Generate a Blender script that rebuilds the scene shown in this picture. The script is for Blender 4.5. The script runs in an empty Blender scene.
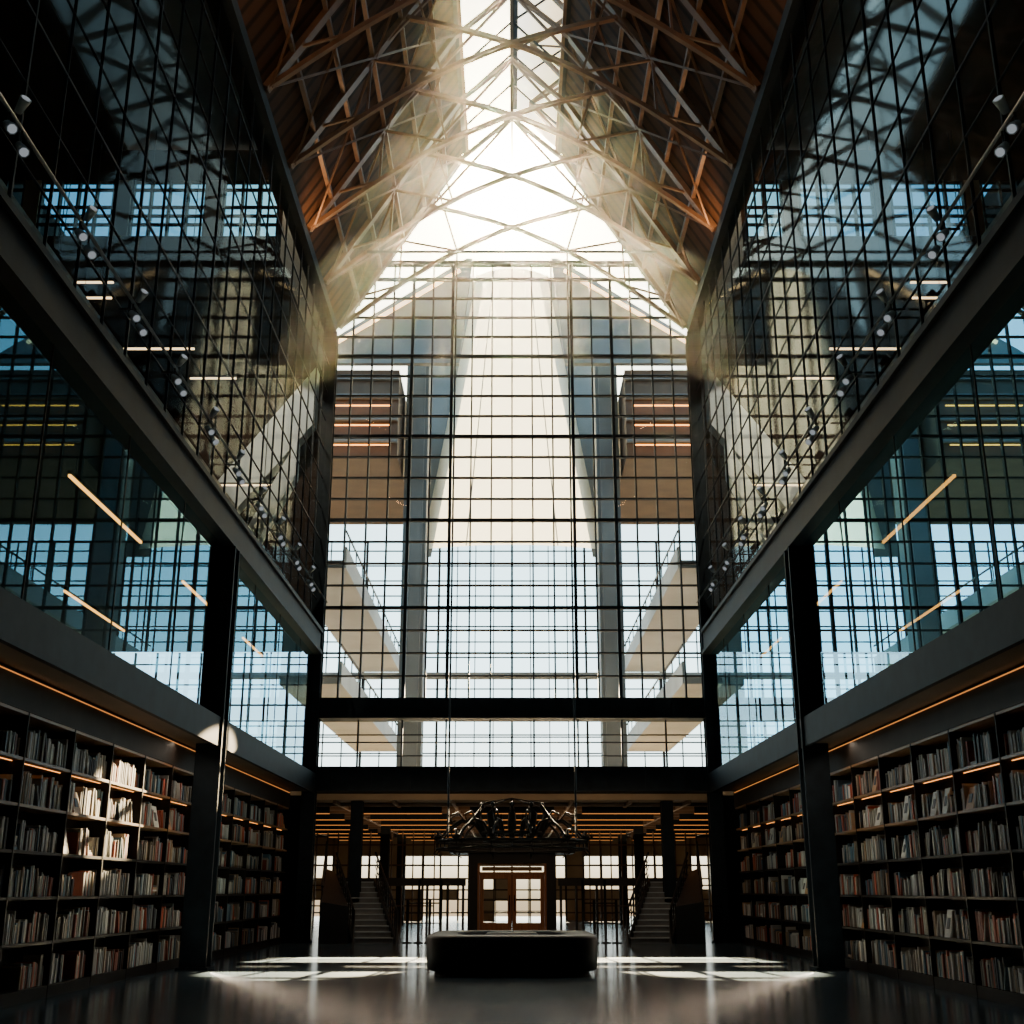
import bpy, math, random
from mathutils import Vector, Matrix
random.seed(7)
scene = bpy.context.scene
COL = scene.collection
pi = math.pi

# ------------------------------------------------------------------ materials
def new_mat(name):
    m = bpy.data.materials.new(name); m.use_nodes = True
    nt = m.node_tree; nt.nodes.clear()
    return m, nt, nt.nodes.new('ShaderNodeOutputMaterial')

def pbr(name, col, rough=0.5, metal=0.0, var=0.25, scale=3.0, spec=0.5, bump=0.0, vec=(1,1,1)):
    m, nt, out = new_mat(name); N = nt.nodes; L = nt.links
    b = N.new('ShaderNodeBsdfPrincipled')
    b.inputs['Roughness'].default_value = rough
    b.inputs['Metallic'].default_value = metal
    b.inputs['Specular IOR Level'].default_value = spec
    tc = N.new('ShaderNodeTexCoord'); mp = N.new('ShaderNodeMapping')
    mp.inputs['Scale'].default_value = vec
    nz = N.new('ShaderNodeTexNoise'); nz.inputs['Scale'].default_value = scale; nz.inputs['Detail'].default_value = 4
    L.new(tc.outputs['Object'], mp.inputs['Vector']); L.new(mp.outputs[0], nz.inputs['Vector'])
    cr = N.new('ShaderNodeValToRGB')
    cr.color_ramp.elements[0].position = 0.3; cr.color_ramp.elements[1].position = 0.7
    cr.color_ramp.elements[0].color = tuple(c*(1-var) for c in col)+(1,)
    cr.color_ramp.elements[1].color = tuple(min(1, c*(1+var)) for c in col)+(1,)
    L.new(nz.outputs['Fac'], cr.inputs['Fac']); L.new(cr.outputs[0], b.inputs['Base Color'])
    if bump:
        bp = N.new('ShaderNodeBump'); bp.inputs['Strength'].default_value = bump
        L.new(nz.outputs['Fac'], bp.inputs['Height']); L.new(bp.outputs[0], b.inputs['Normal'])
    L.new(b.outputs[0], out.inputs[0])
    return m

def emis(name, col, s):
    m, nt, out = new_mat(name)
    e = nt.nodes.new('ShaderNodeEmission'); e.inputs[0].default_value = col+(1,); e.inputs[1].default_value = s
    nt.links.new(e.outputs[0], out.inputs[0]); return m

def glass(name, tint, refl, ior, scale=1.0, rough=0.0):
    m, nt, out = new_mat(name); N = nt.nodes; L = nt.links
    t = N.new('ShaderNodeBsdfTransparent'); t.inputs[0].default_value = tint+(1,)
    g = N.new('ShaderNodeBsdfGlossy'); g.inputs['Roughness'].default_value = rough; g.inputs['Color'].default_value = refl+(1,)
    f = N.new('ShaderNodeFresnel'); f.inputs['IOR'].default_value = ior
    mu = N.new('ShaderNodeMath'); mu.operation = 'MULTIPLY'; mu.inputs[1].default_value = scale
    mx = N.new('ShaderNodeMixShader')
    L.new(f.outputs[0], mu.inputs[0]); L.new(mu.outputs[0], mx.inputs[0])
    L.new(t.outputs[0], mx.inputs[1]); L.new(g.outputs[0], mx.inputs[2]); L.new(mx.outputs[0], out.inputs[0])
    return m

M_steel = pbr('painted_dark_steel', (0.009,0.014,0.019), 0.6, 0.0, spec=0.10)
M_mull = pbr('mullion_steel', (0.007,0.011,0.015), 0.6, 0.0, spec=0.15)
M_bronze = pbr('bronze_truss_steel', (0.115,0.062,0.032), 0.45, 0.3)
M_black = pbr('black_lacquer', (0.008,0.009,0.010), 0.5)
M_iron = pbr('wrought_iron', (0.012,0.011,0.010), 0.5, 0.3)
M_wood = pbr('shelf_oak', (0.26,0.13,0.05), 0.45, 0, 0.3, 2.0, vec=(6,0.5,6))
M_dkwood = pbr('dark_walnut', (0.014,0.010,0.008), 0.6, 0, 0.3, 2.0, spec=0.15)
M_doorwood = pbr('door_oak', (0.42,0.18,0.06), 0.4, 0, 0.25, 3.0, vec=(8,8,0.6))
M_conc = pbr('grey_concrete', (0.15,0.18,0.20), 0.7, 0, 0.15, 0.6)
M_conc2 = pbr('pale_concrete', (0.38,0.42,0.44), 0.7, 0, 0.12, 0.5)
M_dark = pbr('charcoal_plaster', (0.015,0.020,0.025), 0.8, 0, 0.2, 1.0, spec=0.1)
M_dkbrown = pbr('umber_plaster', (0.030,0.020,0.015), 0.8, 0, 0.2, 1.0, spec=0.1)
M_brown = pbr('umber_soffit', (0.08,0.05,0.03), 0.6, 0, 0.25, 1.0)
M_warmceil = pbr('warm_ceiling', (0.38,0.25,0.14), 0.6, 0, 0.15, 1.0)
M_leather = pbr('black_leather', (0.006,0.007,0.009), 0.5, 0, 0.3, 8.0, bump=0.1, spec=0.2)
M_stair = pbr('stair_stone', (0.14,0.14,0.14), 0.5)
M_led = emis('led_amber', (1.0,0.33,0.05), 7.0)
M_ledshelf = emis('led_amber_shelf', (1.0,0.36,0.08), 3.0)
M_ledsoft = emis('led_amber_soft', (1.0,0.36,0.09), 0.8)
M_ledw = emis('led_warm', (1.0,0.62,0.30), 4.5)
M_lens = emis('spot_lens', (0.85,0.93,1.0), 0.3)
G_up = glass('upper_side_glass', (0.62,0.70,0.74), (0.66,0.74,0.74), 1.7, 0.15, 0.045)
G_side = glass('lower_side_glass', (0.40,0.60,0.72), (0.32,0.72,0.94), 2.0, 0.62)
G_cler = glass('clerestory_glass', (0.13,0.31,0.42), (0.5,0.8,1.0), 1.3)
G_far = glass('front_glass', (0.94,0.975,0.98), (0.9,0.95,1.0), 1.2)
G_sky = glass('skylight_glass', (0.98,0.98,0.95), (1,1,1), 1.15)

def roof_mat():
    m, nt, out = new_mat('roof_boards'); N=nt.nodes; L=nt.links
    b = N.new('ShaderNodeBsdfPrincipled'); b.inputs['Roughness'].default_value=0.7; b.inputs['Specular IOR Level'].default_value=0.1
    tc=N.new('ShaderNodeTexCoord'); w=N.new('ShaderNodeTexWave'); w.bands_direction='Y'
    w.inputs['Scale'].default_value=0.55; w.inputs['Distortion'].default_value=0.15
    L.new(tc.outputs['Object'], w.inputs['Vector'])
    cr=N.new('ShaderNodeValToRGB'); cr.color_ramp.elements[0].color=(0.008,0.005,0.0035,1); cr.color_ramp.elements[1].color=(0.044,0.022,0.012,1)
    cr.color_ramp.elements[0].position=0.05; cr.color_ramp.elements[1].position=0.4
    L.new(w.outputs['Fac'],cr.inputs[0]); L.new(cr.outputs[0],b.inputs['Base Color'])
    bp=N.new('ShaderNodeBump'); bp.inputs['Strength'].default_value=0.5
    L.new(w.outputs['Fac'],bp.inputs['Height']); L.new(bp.outputs[0],b.inputs['Normal'])
    L.new(b.outputs[0],out.inputs[0]); return m
M_roof = roof_mat()

def floor_mat():
    m, nt, out = new_mat('polished_stone_floor'); N=nt.nodes; L=nt.links
    b=N.new('ShaderNodeBsdfPrincipled')
    tc=N.new('ShaderNodeTexCoord')
    br=N.new('ShaderNodeTexBrick'); br.offset=0.0
    br.inputs['Scale'].default_value=1.0; br.inputs['Brick Width'].default_value=1.8; br.inputs['Row Height'].default_value=1.8
    br.inputs['Mortar Size'].default_value=0.010
    br.inputs['Color1'].default_value=(0.046,0.068,0.086,1); br.inputs['Color2'].default_value=(0.054,0.078,0.096,1); br.inputs['Mortar'].default_value=(0.02,0.02,0.025,1)
    L.new(tc.outputs['Object'],br.inputs['Vector'])
    nz=N.new('ShaderNodeTexNoise'); nz.inputs['Scale'].default_value=0.5; nz.inputs['Detail'].default_value=3
    L.new(tc.outputs['Object'],nz.inputs['Vector'])
    mr=N.new('ShaderNodeMapRange'); mr.inputs[3].default_value=0.13; mr.inputs[4].default_value=0.21
    L.new(nz.outputs['Fac'],mr.inputs[0]); L.new(mr.outputs[0],b.inputs['Roughness'])
    b.inputs['Specular IOR Level'].default_value=0.2
    L.new(br.outputs['Color'],b.inputs['Base Color']); L.new(b.outputs[0],out.inputs[0]); return m
M_floor = floor_mat()

def light_cone_mat():  # material of the sheet that stands in for the light cone
    m, nt, out = new_mat('translucent_light_cone'); N=nt.nodes; L=nt.links
    d=N.new('ShaderNodeBsdfDiffuse'); t=N.new('ShaderNodeBsdfTranslucent')
    d.inputs[0].default_value=(0.8,0.79,0.70,1); t.inputs[0].default_value=(0.95,0.92,0.76,1)
    mx=N.new('ShaderNodeMixShader'); mx.inputs[0].default_value=0.65
    L.new(d.outputs[0],mx.inputs[1]); L.new(t.outputs[0],mx.inputs[2]); L.new(mx.outputs[0],out.inputs[0]); return m
M_lightcone = light_cone_mat()

def book_mat():
    m, nt, out = new_mat('book_spines'); N=nt.nodes; L=nt.links
    b=N.new('ShaderNodeBsdfPrincipled'); b.inputs['Roughness'].default_value=0.55
    a=N.new('ShaderNodeVertexColor'); a.layer_name='Col'
    L.new(a.outputs[0],b.inputs['Base Color']); L.new(b.outputs[0],out.inputs[0]); return m
M_book = book_mat()

# ------------------------------------------------------------------ mesh builder
class MB:
    def __init__(s): s.v=[]; s.f=[]; s.mi=[]; s.mats=[]; s.sm=[]
    def m(s, mat):
        if mat not in s.mats: s.mats.append(mat)
        return s.mats.index(mat)
    def poly(s, pts, mat):
        o=len(s.v); s.v+= [tuple(p) for p in pts]; s.f.append(tuple(range(o,o+len(pts)))); s.mi.append(s.m(mat)); s.sm.append(False)
    def hexa(s, P, mat):
        o=len(s.v); s.v+=[tuple(p) for p in P]; k=s.m(mat)
        for f in ((0,3,2,1),(4,5,6,7),(0,1,5,4),(1,2,6,5),(2,3,7,6),(3,0,4,7)):
            s.f.append(tuple(o+i for i in f)); s.mi.append(k); s.sm.append(False)
    def box(s, x0,x1,y0,y1,z0,z1, mat):
        s.hexa([(x0,y0,z0),(x1,y0,z0),(x1,y1,z0),(x0,y1,z0),(x0,y0,z1),(x1,y0,z1),(x1,y1,z1),(x0,y1,z1)], mat)
    def beam(s, a, b, w, h, mat, up=(0,0,1)):
        a=Vector(a); b=Vector(b); d=(b-a).normalized(); u=Vector(up)
        if abs(d.dot(u))>0.98: u=Vector((0,1,0))
        r=d.cross(u).normalized()*w/2; t=r.cross(d).normalized()*h/2
        s.hexa([a-r-t,a+r-t,a+r+t,a-r+t,b-r-t,b+r-t,b+r+t,b-r+t], mat)
    def tube(s, pts, r, mat, n=6, closed=False):
        pts=[Vector(p) for p in pts]; o=len(s.v); k=s.m(mat); c=len(pts)
        rr = r if isinstance(r,(list,tuple)) else [r]*c
        for i,p in enumerate(pts):
            if closed: d=(pts[(i+1)%c]-pts[i-1])
            else: d=pts[min(i+1,c-1)]-pts[max(i-1,0)]
            d.normalize(); u=Vector((0,0,1)) if abs(d.z)<0.9 else Vector((0,1,0))
            x=d.cross(u).normalized(); y=x.cross(d).normalized()
            for j in range(n):
                a=2*pi*j/n; s.v.append(tuple(p+(x*math.cos(a)+y*math.sin(a))*rr[i]))
        for i in range(c if closed else c-1):
            i2=(i+1)%c
            for j in range(n):
                j2=(j+1)%n
                s.f.append((o+i*n+j,o+i*n+j2,o+i2*n+j2,o+i2*n+j)); s.mi.append(k); s.sm.append(True)
        if not closed:
            s.f.append(tuple(o+j for j in range(n))); s.mi.append(k); s.sm.append(False)
            s.f.append(tuple(o+(c-1)*n+j for j in reversed(range(n)))); s.mi.append(k); s.sm.append(False)
    def lathe(s, c, prof, mat, n=24, sq=2.0, ax=1.0, ay=1.0):
        o=len(s.v); k=s.m(mat); c=Vector(c)
        for (r,z) in prof:
            for j in range(n):
                a=2*pi*j/n; ca,sa=math.cos(a),math.sin(a); q=1.0/((abs(ca)**sq+abs(sa)**sq)**(1/sq))
                s.v.append((c.x+r*q*ca*ax,c.y+r*q*sa*ay,c.z+z))
        for i in range(len(prof)-1):
            for j in range(n):
                j2=(j+1)%n
                s.f.append((o+i*n+j,o+i*n+j2,o+(i+1)*n+j2,o+(i+1)*n+j)); s.mi.append(k); s.sm.append(True)
        s.f.append(tuple(o+(len(prof)-1)*n+j for j in range(n))); s.mi.append(k); s.sm.append(False)
    def mesh(s, name):
        me=bpy.data.meshes.new(name); me.from_pydata(s.v,[],s.f)
        for m in s.mats: me.materials.append(m)
        me.polygons.foreach_set('material_index', s.mi); me.polygons.foreach_set('use_smooth', s.sm)
        me.update(); return me
    def obj(s, name, parent=None):
        ob=bpy.data.objects.new(name, s.mesh(name)); COL.objects.link(ob)
        if parent: ob.parent=parent
        return ob
def empty(name, loc=(0,0,0)):
    e=bpy.data.objects.new(name,None); COL.objects.link(e); e.location=loc; e.empty_display_size=0.5; return e

# ------------------------------------------------------------------ dimensions
W=6.7; D=41.0; YB=-6.0
EZ=21.3; SX=1.86; SZ=29.5; RZ=31.5

b=MB(); b.box(-17,17,YB,80,-0.3,0,M_floor); b.obj('floor')

# ------------------------------------------------------------------ far curtain wall
e=empty('window_1')
b=MB()
nx=18; dx=2*W/nx
def gable(x):
    return min(24.5, EZ-0.1+ (W-abs(x))*(SZ-EZ)/(W-SX))
for i in range(nx+1):
    x=-W+i*dx; t=0.11 if i in (4,6,12,14) else 0.055
    b.box(x-t/2,x+t/2,D-0.1,D+0.1,7.8,gable(x),M_mull)
z=7.8
k=0
while z<24.5:
    xe = W if z<EZ else W-(z-EZ)*(W-SX)/(SZ-EZ)
    t=0.11 if k%4==0 else 0.05
    b.box(-xe,xe,D-0.08,D+0.08,z-t/2,z+t/2,M_mull); z+=0.80; k+=1
b.box(-4.8,4.8,D-0.15,D+0.15,24.4,24.55,M_mull)
for i in range(0,nx+1,2):
    x=-W+i*dx; b.box(x-0.03,x+0.03,D-0.05,D+0.05,5.5,7.1,M_mull)
for z in (5.9,6.35,6.6): b.box(-W,W,D-0.04,D+0.04,z-0.02,z+0.02,M_mull)
b.obj('frame',e)
b=MB(); b.poly([(-W,D,5.4),(W,D,5.4),(W,D,EZ),(SX,D,SZ),(0,D,RZ),(-SX,D,SZ),(-W,D,EZ)],G_far); b.obj('glass',e)

b=MB(); b.box(-W,W,D-0.45,D+0.45,7.1,7.8,M_steel); b.box(-W,W,D-0.55,D-0.45,7.1,7.2,M_steel); b.obj('bridge_girder')
b=MB(); b.box(-W,W,D-0.6,D+0.55,4.7,5.5,M_steel); b.box(-W,W,D-0.68,D-0.6,4.7,4.8,M_steel)
for i in range(10): b.box(-6+i*1.3,-5.94+i*1.3,D-0.62,D-0.6,4.8,5.5,M_mull)
b.obj('bridge_girder')

def column(name,x,y,z1,w=0.56,d=0.5):
    b=MB(); b.box(x-w/2,x+w/2,y-d/2,y-d/2+0.07,0,z1,M_steel); b.box(x-w/2,x+w/2,y+d/2-0.07,y+d/2,0,z1,M_steel)
    b.box(x-w/2+0.1,x+w/2-0.1,y-d/2+0.07,y+d/2-0.07,0,z1,M_steel)
    b.box(x-w/2-0.06,x+w/2+0.06,y-d/2-0.06,y+d/2+0.06,0,0.05,M_steel)
    b.obj(name)
for sx in (-1,1):
    column('steel_column',sx*(W-0.02),27,9.2)
    column('steel_column',sx*(W-0.02),12,9.2)
    column('steel_column',sx*(W-0.02),D-0.5,EZ,0.45,0.45)
    column('steel_column',sx*5.3,D+1.3,4.5,0.4,0.4)

# ------------------------------------------------------------------ side walls
for sx,nm,wn in ((-1,'left',2),(1,'right',3)):
    X=sx*W
    def bx(b,x0,x1,y0,y1,z0,z1,m):
        xa,xb=sorted((x0,x1)); b.box(xa,xb,y0,y1,z0,z1,m)
    b=MB()
    bx(b,X-sx*0.28,X+sx*0.28,YB,D-0.8,9.2,9.32,M_steel); bx(b,X-sx*0.28,X+sx*0.28,YB,D-0.8,9.92,10.04,M_steel)
    bx(b,X-sx*0.12,X+sx*0.12,YB,D-0.8,9.32,9.92,M_steel)
    bx(b,X-sx*0.2,X-sx*0.14,YB,D-0.8,9.3,9.94,M_steel)
    b.obj('side_girder')
    # upper curtain wall
    e=empty('window_%d'%wn)
    b=MB(); y=YB; i=0
    while y<D-0.8:
        t=0.018 if i%4 else 0.045
        bx(b,X-sx*0.025,X+sx*0.025,y-t/2,y+t/2,10.05,EZ-0.1,M_mull); y+=1.25; i+=1
    z=11.1; i=1
    while z<EZ-0.3:
        t=0.016 if i%3 else 0.04
        bx(b,X-sx*0.02,X+sx*0.02,YB,D-0.8,z-t/2,z+t/2,M_mull); z+=1.1; i+=1
    b.obj('frame',e)
    b=MB(); b.poly([(X,YB,10.04),(X,D,10.04),(X,D,EZ),(X,YB,EZ)],G_up); b.obj('glass',e)
    # lower glass band
    e=empty('window_%d'%(wn+2))
    b=MB()
    for y in (3.5,7.5,16,19.7,23.4,30.5,34,37.5): 
        b.box(X-0.012,X+0.012,y-0.012,y+0.012,5.2,9.2,M_mull)
    b.box(X-0.04,X+0.04,YB,D-0.8,5.25,5.33,M_mull)
    b.obj('frame',e)
    b=MB(); b.poly([(X,YB,5.25),(X,D,5.25),(X,D,9.2),(X,YB,9.2)],G_side); b.obj('glass',e)
    # balcony slab + fascia + soffit
    b=MB(); bx(b,X-sx*0.15,X+sx*9.2,YB,D-0.8,4.75,5.2,M_dark)
    bx(b,X-sx*0.25,X-sx*0.15,YB,D-0.8,4.62,5.25,M_steel)
    bx(b,X-sx*0.15,X+sx*1.1,YB,D-0.8,4.68,4.75,M_brown)
    b.obj('balcony_slab')
    b=MB(); bx(b,X-sx*0.22,X+sx*0.22,YB,D-0.8,EZ-0.1,EZ+0.3,M_steel); b.obj('eave_beam')
    b=MB(); bx(b,sx*16,sx*16.3,YB,D,0,24,M_dkbrown); b.obj('wall_%s'%nm)
    b=MB(); bx(b,X+sx*0.5,sx*15.9,YB,D-0.2,9.4,9.75,M_dark)
    bx(b,sx*9.6,sx*15.9,YB,D-0.8,14.0,14.35,M_brown)
    b.obj('gallery_slab')
    b=MB(); bx(b,sx*7.1,sx*11.9,YB,32.2,23.5,24,M_conc); bx(b,sx*11.9,sx*16.3,YB,32.2,23.4,24,M_dkbrown)  # inner strip coloured paler in place of the reflected skylight band
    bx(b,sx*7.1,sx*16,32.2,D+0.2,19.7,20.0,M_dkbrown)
    bx(b,sx*6.95,sx*7.1,YB,32,EZ,24,M_steel); bx(b,sx*6.95,sx*7.1,32,D,19.7,24,M_steel)
    b.obj('gallery_ceiling')
    # clerestory cross wall at y=32
    e=empty('window_%d'%(wn+4)); b=MB(); xa,xb=sorted((sx*7.1,sx*16))
    b.box(xa,xb,32,32.2,19.7,20.4,M_dkbrown); b.box(xa,xb,32,32.2,22.3,23.4,M_dkbrown)
    n=16
    for i in range(n+1):
        x=xa+(xb-xa)*i/n; b.box(x-0.03,x+0.03,31.95,32.15,20.4,22.3,M_mull)
        if i%5==2: b.box(x,x+0.5,31.95,32.15,20.4,22.3,M_warmceil)
    for z in (20.8,21.1,21.4,22.0): b.box(xa,xb,31.97,32.1,z-0.025,z+0.025,M_mull)
    b.obj('frame',e)
    b=MB(); b.poly([(xa,32.1,20.4),(xb,32.1,20.4),(xb,32.1,22.3),(xa,32.1,22.3)],G_cler); b.obj('glass',e)
    # added raking slabs in place of sunlit wedges reflected in the glass
    b=MB()
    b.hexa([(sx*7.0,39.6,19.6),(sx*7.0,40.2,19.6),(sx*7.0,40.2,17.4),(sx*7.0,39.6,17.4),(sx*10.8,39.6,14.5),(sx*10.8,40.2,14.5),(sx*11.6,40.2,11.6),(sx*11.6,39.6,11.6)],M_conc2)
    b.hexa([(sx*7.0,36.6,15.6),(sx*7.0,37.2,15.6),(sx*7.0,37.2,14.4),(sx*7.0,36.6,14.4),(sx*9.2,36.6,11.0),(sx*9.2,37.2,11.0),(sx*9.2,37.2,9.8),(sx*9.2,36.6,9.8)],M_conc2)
    b.obj('reflected_wedge_slab')
    # end windows of lower gallery
    e=empty('window_%d'%(wn+6)); b=MB(); xa,xb=sorted((sx*6.95,sx*16))
    n=12
    for i in range(n+1):
        x=xa+(xb-xa)*i/n; b.box(x-0.03,x+0.03,D-0.05,D+0.05,5.2,9.4,M_mull)
    for k in range(6): b.box(xa,xb,D-0.04,D+0.04,5.5+k*0.7-0.02,5.5+k*0.7+0.02,M_mull)
    b.obj('frame',e)
    b=MB(); b.poly([(xa,D,5.2),(xb,D,5.2),(xb,D,9.4),(xa,D,9.4)],G_far); b.obj('glass',e)
    b=MB(); bx(b,sx*6.95,sx*16,D+0.02,D+0.2,9.75,19.7,M_dkbrown); bx(b,sx*7.8,sx*16,D-0.1,D+0.1,0,4.7,M_dark); bx(b,sx*6.95,sx*7.8,D-0.12,D,0,4.6,M_dark)
    b.obj('wall_end')
    for (xx,y0,y1) in ((8.2,12.5,17.5),(8.2,21,25.5),(8.2,29,33),(8.2,36,39),(11.5,10,15),(11.5,20,25),(11.5,30,35)):
        b=MB(); b.box(sx*xx-0.025,sx*xx+0.025,y0,y1,8.9,8.95,M_led); b.box(sx*xx-0.05,sx*xx+0.05,y0,y1,8.95,9.02,M_steel)
        b.box(sx*xx-0.01,sx*xx+0.01,y0+0.3,y0+0.32,9.02,9.4,M_steel); b.box(sx*xx-0.01,sx*xx+0.01,y1-0.32,y1-0.3,9.02,9.4,M_steel)
        b.obj('linear_pendant_light')
    for (x0,x1,y,z) in ((11.5,13.5,31,18.3),(11.5,13.5,31,17.8),(12,13.4,31,17.2),(9,11,31,16.2),(9,10.5,36,17.5),(8,10.5,38,14.5),(11,15,29,13.8),(10.5,13,22,13.8),(10.5,14,16,13.8)):
        b=MB(); xa,xb=sorted((sx*x0,sx*x1)); b.box(xa,xb,y,y+0.07,z,z+0.04,M_ledw); b.box(xa,xb,y-0.01,y+0.08,z+0.04,z+0.1,M_steel)
        top=0.2 if z<14.2 else ((23.4 if y<32 else 19.7)-z)
        for q in (xa+0.3,xb-0.3): b.box(q,q+0.02,y,y+0.02,z+0.1,z+top,M_steel)
        b.obj('linear_pendant_light')
    # track lights
    b=MB(); xr=X-sx*0.35; b.tube([(xr,YB,11),(xr,D-0.8,11)],0.03,M_conc)
    y=8.0
    while y<39:
        b.beam((xr,y,11),(X-sx*0.03,y,11.0),0.03,0.03,M_iron)
        for dy,dz in ((-0.25,-0.32),(0.15,-0.38),(0.0,0.25)):
            b.tube([(xr,y+dy,11),(xr,y+dy,11+dz*0.6)],0.018,M_iron)
            q=Vector((xr-sx*0.12,y+dy-0.12,11+dz*1.1)); p=Vector((xr+sx*0.02,y+dy,11+dz*0.6)); dd=(q-p).normalized()
            b.tube([p,q],[0.05,0.08],M_conc2,8)
            b.tube([q,q+dd*0.01],[0.06,0.06],M_lens,8)
        y+=2.6
    b.obj('track_light_rail')

b=MB(); b.box(-16.3,16.3,YB-0.3,YB,0,31.8,M_dark); b.obj('wall_back')

# ------------------------------------------------------------------ roof
for sx in (-1,1):
    b=MB()
    n=Vector((sx*(SZ-EZ),0,(W-SX))).normalized()*0.25
    a=Vector((sx*W,YB,EZ+0.2)); c=Vector((sx*SX,YB,SZ)); L=Vector((0,D-YB,0))
    b.hexa([a,c,c+L,a+L,a+n,c+n,c+n+L,a+n+L],M_roof); b.obj('roof_slope')
    b=MB()
    d=(c-a)
    for k in range(1,7):
        p=a+d*(k/6.0)-n*0.5; b.beam(p,p+L,0.12,0.18,M_bronze)
    ys=[D-0.3-3.5*i for i in range(0,7)]
    for i in range(6):
        p1=a+d*0.04-n*0.9; p2=a+d*0.5-n*0.9; p3=a+d*0.96-n*0.9
        for (q,r) in ((p1,p2),(p2,p1),(p2,p3),(p3,p2)):
            b.beam((q.x,ys[i],q.z),(r.x,ys[i+1],r.z),0.06,0.06,M_bronze)
    b.obj('roof_purlins')
e=empty('skylight')
b=MB(); b.poly([(-SX,YB,SZ),(-SX,D,SZ),(0,D,RZ),(0,YB,RZ)],G_sky); b.poly([(SX,YB,SZ),(SX,D,SZ),(0,D,RZ),(0,YB,RZ)],G_sky); b.obj('glass',e)
b=MB(); b.beam((0,YB,RZ-0.1),(0,D,RZ-0.1),0.16,0.22,M_steel)
for sx in (-1,1):
    b.beam((sx*SX,YB,SZ),(sx*SX,D,SZ),0.2,0.3,M_steel)
    y=YB
    while y<=D:
        b.beam((sx*SX,y,SZ),(0,y,RZ),0.05,0.07,M_steel); y+=1.75
b.obj('frame',e)

b=MB()
def P(x,z): return Vector((x,0,z))
for sx in (-1,1):
    eave=P(sx*(W-0.25),EZ+0.35); top=P(sx*(SX+0.1),SZ-0.55)
    d=top-eave
    b.beam(eave,top,0.16,0.28,M_bronze,up=(0,1,0)); b.beam(top,P(0,RZ-0.7),0.12,0.18,M_bronze,up=(0,1,0))
    opp=P(-sx*(W-0.25),EZ+0.1)+ (P(-sx*(SX+0.1),SZ-0.55)-P(-sx*(W-0.25),EZ+0.1))*0.72
    prev=eave; N=8
    def low(t): return eave.lerp(opp,t)+Vector((0,0,0.9*math.sin(pi*t)))
    for k in range(1,N+1):
        q=low(k/N); b.beam(prev,q,0.13,0.16,M_bronze,up=(0,1,0)); prev=q
    for t1,t2 in ((0.25,0.18),(0.25,0.5),(0.5,0.5),(0.5,0.8)):
        b.beam(low(t1*0.9),eave+d*t2,0.07,0.07,M_bronze,up=(0,1,0))
    b.beam(P(0,RZ-0.75),eave+d*0.55,0.08,0.09,M_bronze,up=(0,1,0))
b.beam(P(0,RZ-0.7),P(0,25.8),0.06,0.06,M_bronze)
tm=b.mesh('scissor_truss')
y=D-0.3
while y>YB:
    o=bpy.data.objects.new('scissor_truss',tm); COL.objects.link(o); o.location=(0,y,0); y-=3.5

# ------------------------------------------------------------------ bookshelves + books
ROW0=0.18; PITCH=0.66; NR=6; YE=D-0.9
def shelves(sx):
    xf=sx*7.25; xb_=sx*7.7
    xa,xb=sorted((xf,xb_))
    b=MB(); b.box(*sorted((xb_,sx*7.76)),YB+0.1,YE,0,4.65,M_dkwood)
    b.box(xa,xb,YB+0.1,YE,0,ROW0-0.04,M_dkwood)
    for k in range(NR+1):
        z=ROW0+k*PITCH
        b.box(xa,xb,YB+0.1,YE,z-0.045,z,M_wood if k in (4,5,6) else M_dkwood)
    y=YB+0.1
    while y<YE:
        b.box(*sorted((xf-sx*0.01,xb_)),y-0.02,y+0.02,0,4.35,M_dkwood); y+=2.0
    b.box(*sorted((xf-sx*0.02,xf+sx*0.02)),YB+0.1,YE,4.14,4.65,M_dkwood)
    b.box(*sorted((xf-sx*0.05,xf-sx*0.03)),YB+0.1,YE-0.2,4.60,4.612,M_ledsoft)
    b.box(*sorted((xf+sx*0.16,xf+sx*0.18)),YB+0.1,YE-0.2,ROW0+5*PITCH-0.054,ROW0+5*PITCH-0.046,M_ledshelf)
    b.obj('bookcase')
shelves(-1); shelves(1)
pal=[(0.55,0.52,0.46),(0.65,0.62,0.55),(0.4,0.38,0.34),(0.35,0.07,0.04),(0.08,0.12,0.17),(0.12,0.09,0.07),(0.25,0.2,0.15),(0.05,0.05,0.06),(0.45,0.3,0.18),(0.18,0.2,0.2),(0.55,0.12,0.06),(0.75,0.74,0.70),(0.1,0.2,0.28),(0.7,0.7,0.68),(0.6,0.62,0.62)]
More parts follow.
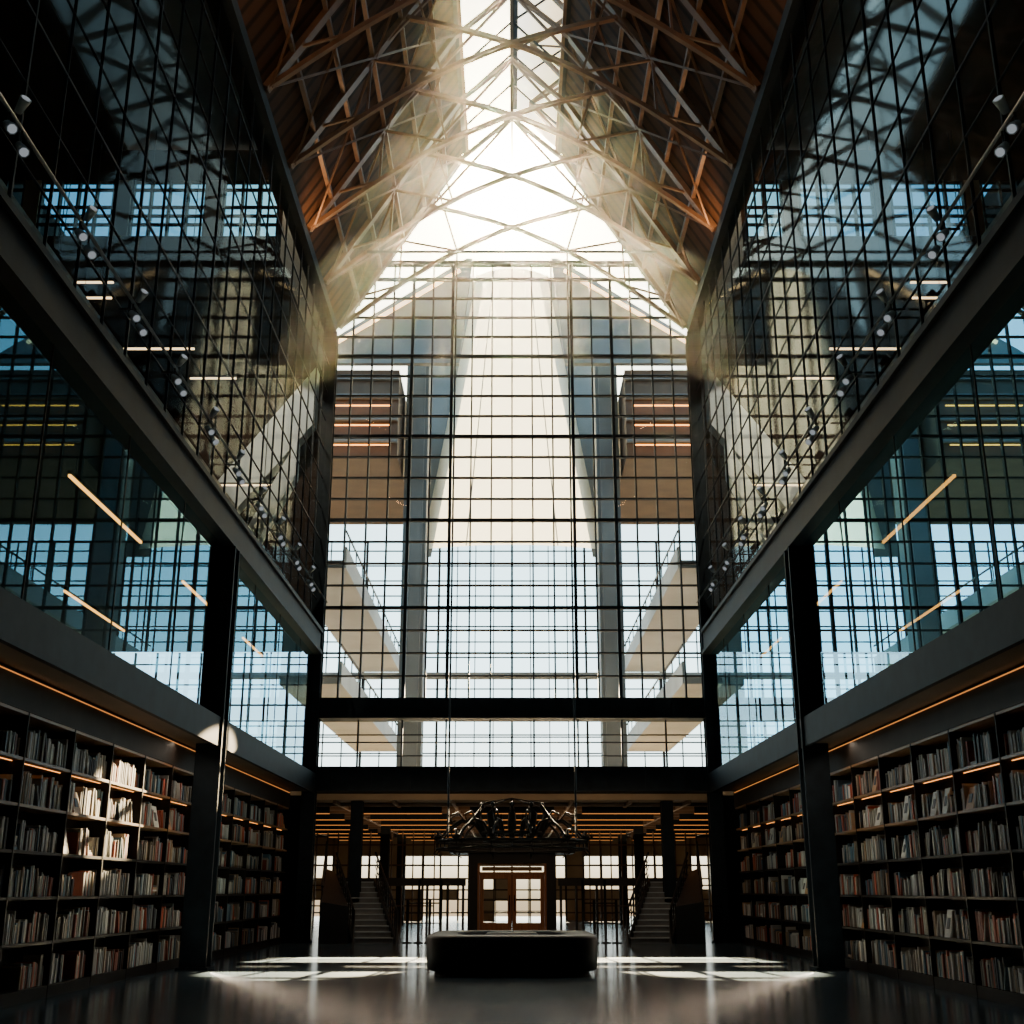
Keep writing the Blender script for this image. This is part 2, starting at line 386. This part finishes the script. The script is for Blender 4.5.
def books(sx):
    b=MB(); cols=[]
    for k in range(NR):
        z0=ROW0+k*PITCH+0.002; y=9.2
        while y<YE-0.4:
            m=(y-(YB+0.1))%2.0
            if m<0.04 or m>1.93: y+=0.07; continue
            room=1.95-m
            r=random.random()
            if r<0.06: y+=random.uniform(0.15,0.6); continue
            if r<(0.24 if k in (4,) else 0.08) and room>0.4:
                w=random.uniform(0.22,0.36); h=random.uniform(0.34,0.46); c=random.choice(((0.85,0.83,0.76),(0.8,0.78,0.7),(0.6,0.3,0.12)))
                x0=7.28
                b.hexa([(sx*x0,y,z0),(sx*(x0+0.03),y,z0),(sx*(x0+0.03),y+w,z0),(sx*x0,y+w,z0),
                        (sx*(x0+0.1),y,z0+h),(sx*(x0+0.13),y,z0+h),(sx*(x0+0.13),y+w,z0+h),(sx*(x0+0.1),y+w,z0+h)],M_book); cols+= [c]*8
                b.hexa([(sx*(x0+0.02),y+w*.3,z0+h*.3),(sx*(x0+0.03),y+w*.3,z0+h*.3),(sx*(x0+0.03),y+w*.7,z0+h*.3),(sx*(x0+0.02),y+w*.7,z0+h*.3),
                        (sx*(x0+0.06),y+w*.3,z0+h*.7),(sx*(x0+0.07),y+w*.3,z0+h*.7),(sx*(x0+0.07),y+w*.7,z0+h*.7),(sx*(x0+0.06),y+w*.7,z0+h*.7)],M_book); cols+=[(0.08,0.07,0.07)]*8
                y+=w+0.05; continue
            if r<0.10 and room>0.35:
                zz=z0
                for q in range(random.randint(2,5)):
                    t=random.uniform(0.03,0.05); dd=random.uniform(0,0.03); c=random.choice(pal)
                    b.box(*sorted((sx*(7.32+dd),sx*(7.6))),y+dd,y+0.28-dd,zz,zz+t,M_book); cols+=[c]*8; zz+=t
                y+=0.31; continue
            run=random.randint(4,14); base=random.choice(pal); hb=random.uniform(0.3,0.46); tb=random.uniform(0.03,0.07)
            for q in range(run):
                t=tb*random.uniform(0.7,1.3); m=(y-(YB+0.1))%2.0
                if m+t>1.96 or m<0.03: break
                h=hb*random.uniform(0.85,1.1); x0=7.30+random.uniform(0,0.05)
                c=base if random.random()<0.4 else random.choice(pal); g=random.uniform(0.6,1.15); c=tuple(min(1,v*g) for v in c)
                b.box(*sorted((sx*x0,sx*7.6)),y,y+t*0.92,z0,z0+h,M_book); cols+=[c]*8; y+=t
            if random.random()<0.25 and (y-(YB+0.1))%2.0<1.7:
                h=hb; t=0.035; l=0.12; c=random.choice(pal)
                b.hexa([(sx*7.3,y+l,z0),(sx*7.55,y+l,z0),(sx*7.55,y+l+t,z0),(sx*7.3,y+l+t,z0),(sx*7.3,y,z0+h),(sx*7.55,y,z0+h),(sx*7.55,y+t,z0+h),(sx*7.3,y+t,z0+h)],M_book); cols+=[c]*8; y+=l+t+0.01
    ob=b.obj('library_books')
    ca=ob.data.color_attributes.new('Col','FLOAT_COLOR','POINT')
    flat=[]
    for c in cols: flat+=[c[0],c[1],c[2],1.0]
    ca.data.foreach_set('color',flat)
books(-1); books(1)

# ------------------------------------------------------------------ ottoman island
b=MB()
b.lathe((0,26.4,0),[(1.55,0.0),(1.55,0.08),(1.64,0.085),(1.69,0.12),(1.71,0.4),(1.71,0.68),(1.68,0.73),(1.62,0.75),(1.15,0.75),(1.08,0.70),(1.05,0.60)],M_leather,64,sq=7)
b.lathe((0,26.4,0.6),[(0.55,0),(0.55,0.12),(0.5,0.16),(0.1,0.17)],M_leather,32,sq=3)
b.obj('round_ottoman_bench')

# ------------------------------------------------------------------ chandelier
b=MB(); CY=38.0; CZ=3.0
def circ(r,z,n=48): return [(r*math.cos(2*pi*i/n),CY+r*math.sin(2*pi*i/n),z) for i in range(n)]
b.tube(circ(2.3,CZ),0.05,M_iron,6,True); b.tube(circ(2.3,CZ-0.22),0.035,M_iron,6,True)
b.tube(circ(0.95,CZ+0.25),0.06,M_iron,6,True); b.tube(circ(0.85,CZ+0.05),0.05,M_iron,6,True)
for i in range(12):
    a=2*pi*(i+0.5)/12; c,s=math.cos(a),math.sin(a)
    def R(r,z): return (r*c,CY+r*s,CZ+z)
    b.tube([R(0.9,0.15),R(1.2,0.55),R(1.6,0.62),R(2.0,0.35),R(2.3,0.0)],0.04,M_iron)
    b.tube([R(1.5,0.6),R(1.7,0.85),R(1.95,0.75),R(1.9,0.55),R(1.78,0.6)],0.03,M_iron)
    b.tube([R(2.3,0.0),R(2.5,0.12),R(2.48,0.3),R(2.32,0.3),R(2.3,0.18)],0.03,M_iron)
    b.tube([R(2.3,-0.22),R(2.42,-0.36),R(2.28,-0.42)],0.025,M_iron)
    b.lathe(R(2.3,0.05),[(0.04,0),(0.12,0.05),(0.13,0.1),(0.05,0.11),(0.05,0.22)],M_iron,8)
for i in range(10):
    a=2*pi*(i+0.5)/10; c,s=math.cos(a),math.sin(a)
    def R(r,z): return (r*c,CY+r*s,CZ+z)
    b.tube([R(0.85,0.05),R(0.98,0.4),R(1.12,0.78),R(0.98,1.0)],[0.07,0.13,0.11,0.03],M_iron)
    b.tube([R(0.5,0.1),R(0.6,0.5),R(0.55,0.8)],[0.05,0.08,0.03],M_iron)
    b.lathe(R(0.98,0.98),[(0.02,0),(0.08,0.06),(0.07,0.12),(0.01,0.17)],M_iron,8)
for i in range(24):
    a=2*pi*i/24; c,s=math.cos(a),math.sin(a)
    b.tube([(2.3*c,CY+2.3*s,CZ),(2.3*c,CY+2.3*s,CZ-0.22)],0.02,M_iron,4)
for x in (-1.9,1.9):
    b.tube([(x,CY-1.2,CZ),(x,CY-1.2,22.6)],0.03,M_iron)
    b.tube([(x,CY-1.2,CZ),(x,CY+1.2,CZ)],0.03,M_iron)
b.tube([(0,CY,CZ+0.2),(0,CY,CZ+1.3)],0.05,M_iron)
for k in range(4):
    a=k*pi/2+pi/4; b.tube([(0,CY,CZ+1.3),(1.2*math.cos(a),CY+1.2*math.sin(a),CZ+1.1),(2.26*math.cos(a),CY+2.26*math.sin(a),CZ+0.02)],0.02,M_iron)
b.beam((-5.0,CY-1.2,22.6),(5.0,CY-1.2,22.6),0.06,0.08,M_iron)
b.obj('crown_chandelier')

# ------------------------------------------------------------------ entrance vestibule + doors
VY=50.0
b=MB()
for sx in (-1,1):
    xa,xb=sorted((sx*1.32,sx*1.75)); b.box(xa,xb,VY-0.3,VY+2.2,0,3.0,M_black)
    xa,xb=sorted((sx*1.28,sx*1.36)); b.box(xa,xb,VY-0.34,VY-0.3,0,2.6,M_doorwood)
b.box(-2.5,2.5,VY-0.6,VY+2.4,3.0,3.4,M_black); b.box(-2.6,2.6,VY-0.7,VY+2.5,3.4,3.48,M_black); b.box(-1.32,1.32,VY-0.3,VY,2.62,3.0,M_black)
b.obj('entrance_vestibule')
b=MB(); b.box(-1.3,1.3,VY-0.12,VY+0.02,2.18,2.28,M_doorwood); b.box(-1.3,1.3,VY-0.12,VY+0.02,2.52,2.62,M_doorwood); b.box(-1.2,1.2,VY-0.06,VY-0.04,2.32,2.48,M_warmceil); b.obj('trim_1')
for i,(xa,xb) in enumerate(((-1.28,-0.015),(0.015,1.28))):
    e=empty('door_%d'%(i+1)); b=MB()
    for (p,q) in ((xa,xa+0.16),(xb-0.16,xb)): b.box(p,q,VY-0.1,VY,0.02,2.18,M_doorwood)
    b.box(xa+0.16,xb-0.16,VY-0.1,VY,0.02,0.36,M_doorwood); b.box(xa+0.16,xb-0.16,VY-0.1,VY,2.02,2.18,M_doorwood)
    for k in (0.8,1.2,1.6): b.box(xa+0.16,xb-0.16,VY-0.07,VY-0.03,k-0.015,k+0.015,M_dkwood)
    xm=(xa+xb)/2; b.box(xm-0.015,xm+0.015,VY-0.07,VY-0.03,0.36,2.02,M_dkwood)
    hx=xb-0.08 if i==0 else xa+0.08
    b.tube([(hx,VY-0.17,0.8),(hx,VY-0.17,1.4)],0.02,M_iron); b.tube([(hx,VY-0.1,0.85),(hx,VY-0.17,0.85)],0.012,M_iron); b.tube([(hx,VY-0.1,1.35),(hx,VY-0.17,1.35)],0.012,M_iron)
    b.obj('leaf',e); b=MB(); b.poly([(xa+0.16,VY-0.05,0.36),(xb-0.16,VY-0.05,0.36),(xb-0.16,VY-0.05,2.02),(xa+0.16,VY-0.05,2.02)],G_far); b.obj('glass',e)

for sx in (-1,1):
    b=MB(); xa,xb=sorted((sx*1.8,sx*7.0)); b.box(xa,xb,VY-1.1,VY-0.9,1.75,2.05,M_black)
    for x in (1.9,2.5,3.3,6.9): b.box(sx*x-0.05,sx*x+0.05,VY-1.05,VY-0.95,0,1.75,M_black)
    b.obj('entrance_gate_frame')
    b=MB()
    for x in (2.25,2.6,2.95,3.3):
        b.tube([(sx*x,D-1.0,0),(sx*x,D-1.0,1.9 if x in (2.25,2.95) else 1.3)],0.045,M_iron)
        b.lathe((sx*x,D-1.0,0),[(0.16,0),(0.16,0.03),(0.04,0.05)],M_iron,12)
    b.tube([(sx*2.25,D-1,1.2),(sx*3.3,D-1,1.2)],0.025,M_iron); b.tube([(sx*2.25,D-1,0.6),(sx*3.3,D-1,0.6)],0.02,M_iron)
    b.tube([(sx*2.25,D-1,0.9),(sx*3.3,D-1,0.9)],0.02,M_iron)
    b.obj('barrier_post_rail')
    # stairs with solid outer flank
    b=MB(); n=11
    for i in range(n):
        off=sx*0.10*i; z1=0.17*(i+1); y0=D-1.0+0.3*i
        xa,xb=sorted((sx*3.75+off,sx*5.0+off)); b.box(xa,xb,y0,y0+0.34,max(0,z1-0.4),z1-0.03,M_stair); b.box(xa-0.02,xb+0.02,y0-0.03,y0+0.34,z1-0.03,z1,M_conc2)
    for xs in (3.7,5.05):
        p=[(sx*(xs+0.10*i),D-1.0+0.3*i,0.17*(i+1)) for i in range(n)]
        for i in range(n-1):
            q,r=Vector(p[i]),Vector(p[i+1]); b.hexa([q+Vector((-0.03,0,-0.35)),q+Vector((0.03,0,-0.35)),q+Vector((0.03,0,0.08)),q+Vector((-0.03,0,0.08)),r+Vector((-0.03,0,-0.35)),r+Vector((0.03,0,-0.35)),r+Vector((0.03,0,0.08)),r+Vector((-0.03,0,0.08))],M_black)
            b.tube([q,q+Vector((0,0,0.95))],0.022,M_iron,5)
            for h in (0.25,0.5,0.72): b.tube([q+Vector((0,0,h)),r+Vector((0,0,h))],0.014,M_iron,4)
        b.tube([Vector(p[0])+Vector((-sx*0.1,-0.35,-0.17)),Vector(p[0])+Vector((-sx*0.1,-0.35,0.8))]+[Vector(q)+Vector((0,0,0.95)) for q in p],0.04,M_iron)
    xa,xb=sorted((sx*4.7,sx*6.4)); b.box(xa,xb,D+2.2,D+4.5,1.72,1.9,M_black)
    for x in (4.9,6.2): b.box(sx*x-0.08,sx*x+0.08,D+4.0,D+4.2,0,1.72,M_black)
    b.hexa([(sx*5.1,D-1.6,0),(sx*6.0,D-1.6,0),(sx*6.4,D+2.1,0),(sx*6.1,D+2.1,0),(sx*5.1,D-1.6,1.1),(sx*6.0,D-1.6,1.25),(sx*6.4,D+2.1,2.3),(sx*6.1,D+2.1,2.2)],M_black)
    b.tube([(sx*5.95,D-1.6,1.7),(sx*6.4,D+2.1,3.2)],0.04,M_iron); b.tube([(sx*5.95,D-1.6,1.45),(sx*6.4,D+2.1,2.8)],0.02,M_iron)
    for t in (0,0.2,0.4,0.6,0.8,1): b.tube([(sx*(5.95+0.45*t),D-1.6+3.7*t,1.2+1.05*t),(sx*(5.95+0.45*t),D-1.6+3.7*t,1.7+1.5*t)],0.02,M_iron)
    b.obj('staircase')

# ------------------------------------------------------------------ ground-floor lobby behind
b=MB(); b.box(-16,16,D+0.6,72,4.5,5.2,M_warmceil)
for y in range(43,72,2): b.box(-11,11,y,y+0.12,4.38,4.5,M_brown)
for x in range(-10,11,2): b.box(x-0.05,x+0.05,D+0.6,72,4.38,4.5,M_brown)
b.obj('ceiling')
b=MB()
for y in range(44,72,4):
    for x0 in (-9.5,-5.5,-1.5,2.5,6.5): b.box(x0,x0+3,y-0.05,y+0.05,4.18,4.2,M_ledsoft); b.box(x0,x0+3,y-0.02,y+0.02,4.2,4.5,M_steel)
b.obj('lobby_ceiling_lights')
e=empty('window_10'); b=MB()
for i in range(25):
    x=-12+i; b.box(x-0.05,x+0.05,69.9,70.1,0,4.5,M_brown if i%3 else M_dkwood)
for z in (0.4,1.1,1.6,2.2,2.9,3.6): b.box(-12,12,69.93,70.07,z-0.04,z+0.04,M_brown)
b.box(-12,12,69.9,70.1,3.4,4.5,M_warmceil)
for i in range(25):
    x=-12+i
    if random.random()<0.6: b.box(x,x+1,69.94,70.02,random.choice((0,0,1.1)),random.choice((1.6,2.2,3.4)),M_warmceil)
b.obj('frame',e)
b=MB(); b.poly([(-12,70,0),(12,70,0),(12,70,3.4),(-12,70,3.4)],G_far); b.obj('glass',e)
for sx in (-1,1):
    b=MB(); xa,xb=sorted((sx*11,sx*11.3)); b.box(xa,xb,D+0.6,70,0,4.5,M_warmceil); b.obj('wall_lobby')
    for yy in (54,62):
        column('steel_column',sx*5.5,yy,4.25,0.4,0.4)
    b=MB(); 
    for i in range(15):
        x=sx*(3.6+i*0.5); b.box(x-0.03,x+0.03,58,58.08,0,4.2,M_brown)
    for z in (0.9,1.8,2.7,3.6): xa,xb=sorted((sx*3.6,sx*10.6)); b.box(xa,xb,58,58.06,z-0.03,z+0.03,M_brown)
    b.obj('lattice_screen')

# ------------------------------------------------------------------ rear hall above lobby
e=empty('window_11'); b=MB()
for i in range(33):
    x=-16+i; t=0.12 if i%4==0 else 0.05; b.box(x-t/2,x+t/2,64,64.15,5.2,20,M_mull)
z=5.9
while z<20: b.box(-16,16,64.02,64.12,z-0.03,z+0.03,M_mull); z+=0.85
b.box(-16,16,63.8,64.3,12.4,12.7,M_conc)
b.obj('frame',e)
b=MB(); b.poly([(-16,64.08,5.2),(16,64.08,5.2),(16,64.08,20),(-16,64.08,20)],G_far); b.obj('glass',e)
for sx in (-1,1):
    b=MB(); xa,xb=sorted((sx*3.75,sx*4.75)); b.box(xa,xb,50,51.2,5.2,26,M_conc); xa,xb=sorted((sx*3.9,sx*4.6)); b.box(xa,xb,49.8,50,5.2,26,M_conc); b.obj('concrete_pier')
    b=MB(); xa,xb=sorted((sx*4.9,sx*16)); b.box(xa,xb,48,58,19.2,23.2,M_brown)
    for z in (19.9,20.9,21.9,22.8): b.box(xa,xb,47.8,48,z-0.1,z+0.1,M_conc)
    b.obj('upper_floor_block')
    b=MB()
    for z in (19.6,20.5,21.4): xa,xb=sorted((sx*5.2,sx*8.5)); b.box(xa,xb,47.7,47.76,z,z+0.04,M_led)
    b.obj('facade_led_strip')
    b=MB()
    def pr(pts,y0,y1,mat):
        n=len(pts)
        b.poly([(sx*x,y0,z) for x,z in pts],mat); b.poly([(sx*x,y1,z) for x,z in pts],mat)
        for i in range(n):
            (x0,z0),(x1,z1)=pts[i],pts[(i+1)%n]
            b.poly([(sx*x0,y0,z0),(sx*x1,y0,z1),(sx*x1,y1,z1),(sx*x0,y1,z0)],mat)
    pr([(1.75,28.4),(2.0,28.4),(9.5,23.3),(2.3,23.3)],47.5,47.8,M_conc)
    pr([(1.4,31.3),(3.2,31.3),(4.95,27.0),(4.95,16.7),(3.85,16.7)],54.95,55.1,M_conc)  # flank panel, inner edge extended behind the sheet to block leaking sun
    b.obj('gable_panel')
    b=MB(); b.beam((sx*2.3,47.35,27.7),(sx*7.6,47.35,24.2),0.12,0.14,M_ledw,up=(0,1,0)); b.obj('gable_led_strip')
    for z in (8.8,13.0):
        b=MB(); xa,xb=sorted((sx*6.0,sx*8.2)); b.box(xa,xb,D+1,63.7,z-0.3,z,M_conc2); xa,xb=sorted((sx*6.0,sx*6.12)); b.box(xa,xb,D+1,63.7,z,z+0.5,M_conc2)
        b.tube([(sx*6.05,D+1,z+1.1),(sx*6.05,63.7,z+1.1)],0.04,M_iron)
        for y in range(43,64,2): b.tube([(sx*6.05,y,z+0.5),(sx*6.05,y,z+1.1)],0.025,M_iron,4)
        b.obj('rear_balcony')
b=MB(); n=8  # added translucent sheet shaped like the hazy cone of daylight
for sx in (-1,1):
    for i in range(n):
        t0,t1=i/n,(i+1)/n
        def S(u,t): 
            z=31.5+(17.0-31.5)*t; hw=1.8+(4.3-1.8)*t; return (sx*hw*u,54+0.8*(u**2),z)
        for j in range(3): b.poly([S(j/3,t0),S((j+1)/3,t0),S((j+1)/3,t1),S(j/3,t1)],M_lightcone)
for k in (-1,-0.5,0,0.5,1):
    b.beam((1.8*k,54-0.06+0.8*k*k,31.5),(4.3*k,54-0.06+0.8*k*k,17.0),0.05,0.05,M_conc)
b.obj('light_cone_sheet')

# haze volume added under the roof to make the glow around the sun
m,nt,out=new_mat('sun_glow_haze'); vs=nt.nodes.new('ShaderNodeVolumeScatter'); vs.inputs['Density'].default_value=0.0009; vs.inputs['Anisotropy'].default_value=0.84; vs.inputs['Color'].default_value=(1,0.88,0.68,1)
nt.links.new(vs.outputs[0],out.inputs['Volume'])
b=MB()
def sec(y): return [(-6.3,y,12),(6.3,y,12),(6.3,y,21.2),(1.8,y,29.3),(-1.8,y,29.3),(-6.3,y,21.2)]
A=sec(16.0); B=sec(40.8); b.poly(A,m); b.poly(B[::-1],m)
for i in range(6):
    b.poly([A[i],B[i],B[(i+1)%6],A[(i+1)%6]],m)
ob=b.obj('sun_glow_volume')
import bmesh
bm=bmesh.new(); bm.from_mesh(ob.data); bmesh.ops.remove_doubles(bm,verts=bm.verts,dist=1e-4); bmesh.ops.recalc_face_normals(bm,faces=bm.faces); bm.to_mesh(ob.data); bm.free()

# ------------------------------------------------------------------ world + lights
el=math.radians(32.5); sund=Vector((0.0,math.cos(el),math.sin(el)))
w=bpy.data.worlds.new('sky'); scene.world=w; w.use_nodes=True; nt=w.node_tree; nt.nodes.clear(); N=nt.nodes; L=nt.links
out=N.new('ShaderNodeOutputWorld'); bg=N.new('ShaderNodeBackground'); tc=N.new('ShaderNodeTexCoord')
sep=N.new('ShaderNodeSeparateXYZ'); L.new(tc.outputs['Generated'],sep.inputs[0])
cr=N.new('ShaderNodeValToRGB'); E=cr.color_ramp.elements; E[0].position=0.0; E[0].color=(0.2,0.15,0.10,1); E[1].position=1.0; E[1].color=(0.06,0.11,0.15,1)
x=E.new(0.495); x.color=(0.30,0.21,0.12,1); x=E.new(0.508); x.color=(0.75,0.60,0.38,1); x=E.new(0.53); x.color=(1.05,1.12,1.05,1); x=E.new(0.60); x.color=(0.82,1.10,1.18,1); x=E.new(0.7); x.color=(0.34,0.56,0.68,1)
mr=N.new('ShaderNodeMapRange'); mr.inputs[1].default_value=-1; mr.inputs[2].default_value=1
L.new(sep.outputs['Z'],mr.inputs[0]); L.new(mr.outputs[0],cr.inputs[0])
dt=N.new('ShaderNodeVectorMath'); dt.operation='DOT_PRODUCT'; dt.inputs[1].default_value=sund; L.new(tc.outputs['Generated'],dt.inputs[0])
mx0=N.new('ShaderNodeMath'); mx0.operation='MAXIMUM'; mx0.inputs[1].default_value=0; L.new(dt.outputs['Value'],mx0.inputs[0])
pw=N.new('ShaderNodeMath'); pw.operation='POWER'; pw.inputs[1].default_value=90; L.new(mx0.outputs[0],pw.inputs[0])
ml=N.new('ShaderNodeMath'); ml.operation='MULTIPLY'; ml.inputs[1].default_value=5.0; L.new(pw.outputs[0],ml.inputs[0])
pw2=N.new('ShaderNodeMath'); pw2.operation='POWER'; pw2.inputs[1].default_value=2500; L.new(mx0.outputs[0],pw2.inputs[0])
ml2=N.new('ShaderNodeMath'); ml2.operation='MULTIPLY_ADD'; ml2.inputs[1].default_value=60.0; L.new(pw2.outputs[0],ml2.inputs[0]); L.new(ml.outputs[0],ml2.inputs[2])
mc=N.new('ShaderNodeVectorMath'); mc.operation='ADD'
cc=N.new('ShaderNodeVectorMath'); cc.operation='SCALE'; cc.inputs[0].default_value=(1.0,0.80,0.48); L.new(ml2.outputs[0],cc.inputs['Scale'])
L.new(cr.outputs[0],mc.inputs[0]); L.new(cc.outputs[0],mc.inputs[1]); L.new(mc.outputs[0],bg.inputs[0]); bg.inputs[1].default_value=4.0
L.new(bg.outputs[0],out.inputs[0])

def light(name,typ,loc,target,energy,col,**kw):
    l=bpy.data.lights.new(name,typ); l.energy=energy; l.color=col
    for k,v in kw.items(): setattr(l,k,v)
    o=bpy.data.objects.new(name,l); COL.objects.link(o); o.location=loc
    o.rotation_euler=(Vector(target)-Vector(loc)).to_track_quat('-Z','Y').to_euler(); return o
light('sun','SUN',(0,80,50),tuple(Vector((0,80,50))-sund),28.0,(1.0,0.77,0.48),angle=math.radians(0.6))
light('lobby_ceiling_fill','AREA',(0,54,3.9),(0,54,4.5),550,(1.0,0.62,0.32),shape='RECTANGLE',size=14,size_y=20)  # added fill, brightens the lobby ceiling
light('stair_fill_light','AREA',(0,38.6,4.6),(0,40.5,0),90,(1.0,0.75,0.5),shape='RECTANGLE',size=11,size_y=0.3)  # added fill without a fixture, lifts the dark stairs
for sx in (-1,1):
    for yy in (22,33):
        light('truss_fill_light','AREA',(sx*5.9,yy,21.0),(sx*1.0,yy+3,29),120,(1.0,0.56,0.27),shape='RECTANGLE',size=1.0,size_y=1.0)  # added fill that warms the trusses from below
    light('shelf_fill_light','AREA',(sx*6.6,26,4.4),(sx*7.5,26,1.8),170,(1.0,0.80,0.6),shape='RECTANGLE',size=0.1,size_y=28)  # added fill to bring up the books
    light('wedge_fill_spot','SPOT',(sx*8,34,19),(sx*9,40,15),2500,(1.0,0.80,0.56),spot_size=math.radians(70))  # added spot that warms the raking slabs
    light('sun_patch_spot','SPOT',(0,62,19.5),(sx*4.1,28.8,0),5500000,(1.0,0.76,0.46),spot_size=math.radians(7.2),spot_blend=0.3,shadow_soft_size=0.08)  # added spot standing in for sunlight, makes the floor sun patches
light('sun_patch_spot','SPOT',(5.4,60,14.6),(-7.28,23.4,3.15),700000,(1.0,0.74,0.42),spot_size=math.radians(3.0),spot_blend=0.3,shadow_soft_size=0.06)  # added spot in place of sunlight, makes the sun patch on the books

# ------------------------------------------------------------------ camera
cam=bpy.data.cameras.new('camera'); co=bpy.data.objects.new('camera',cam); COL.objects.link(co)
cam.sensor_width=36; cam.lens=36*1200/1024; cam.clip_end=500
co.location=(0,0,1.6); co.rotation_euler=(math.radians(90+17.48),0,0)
scene.camera=co
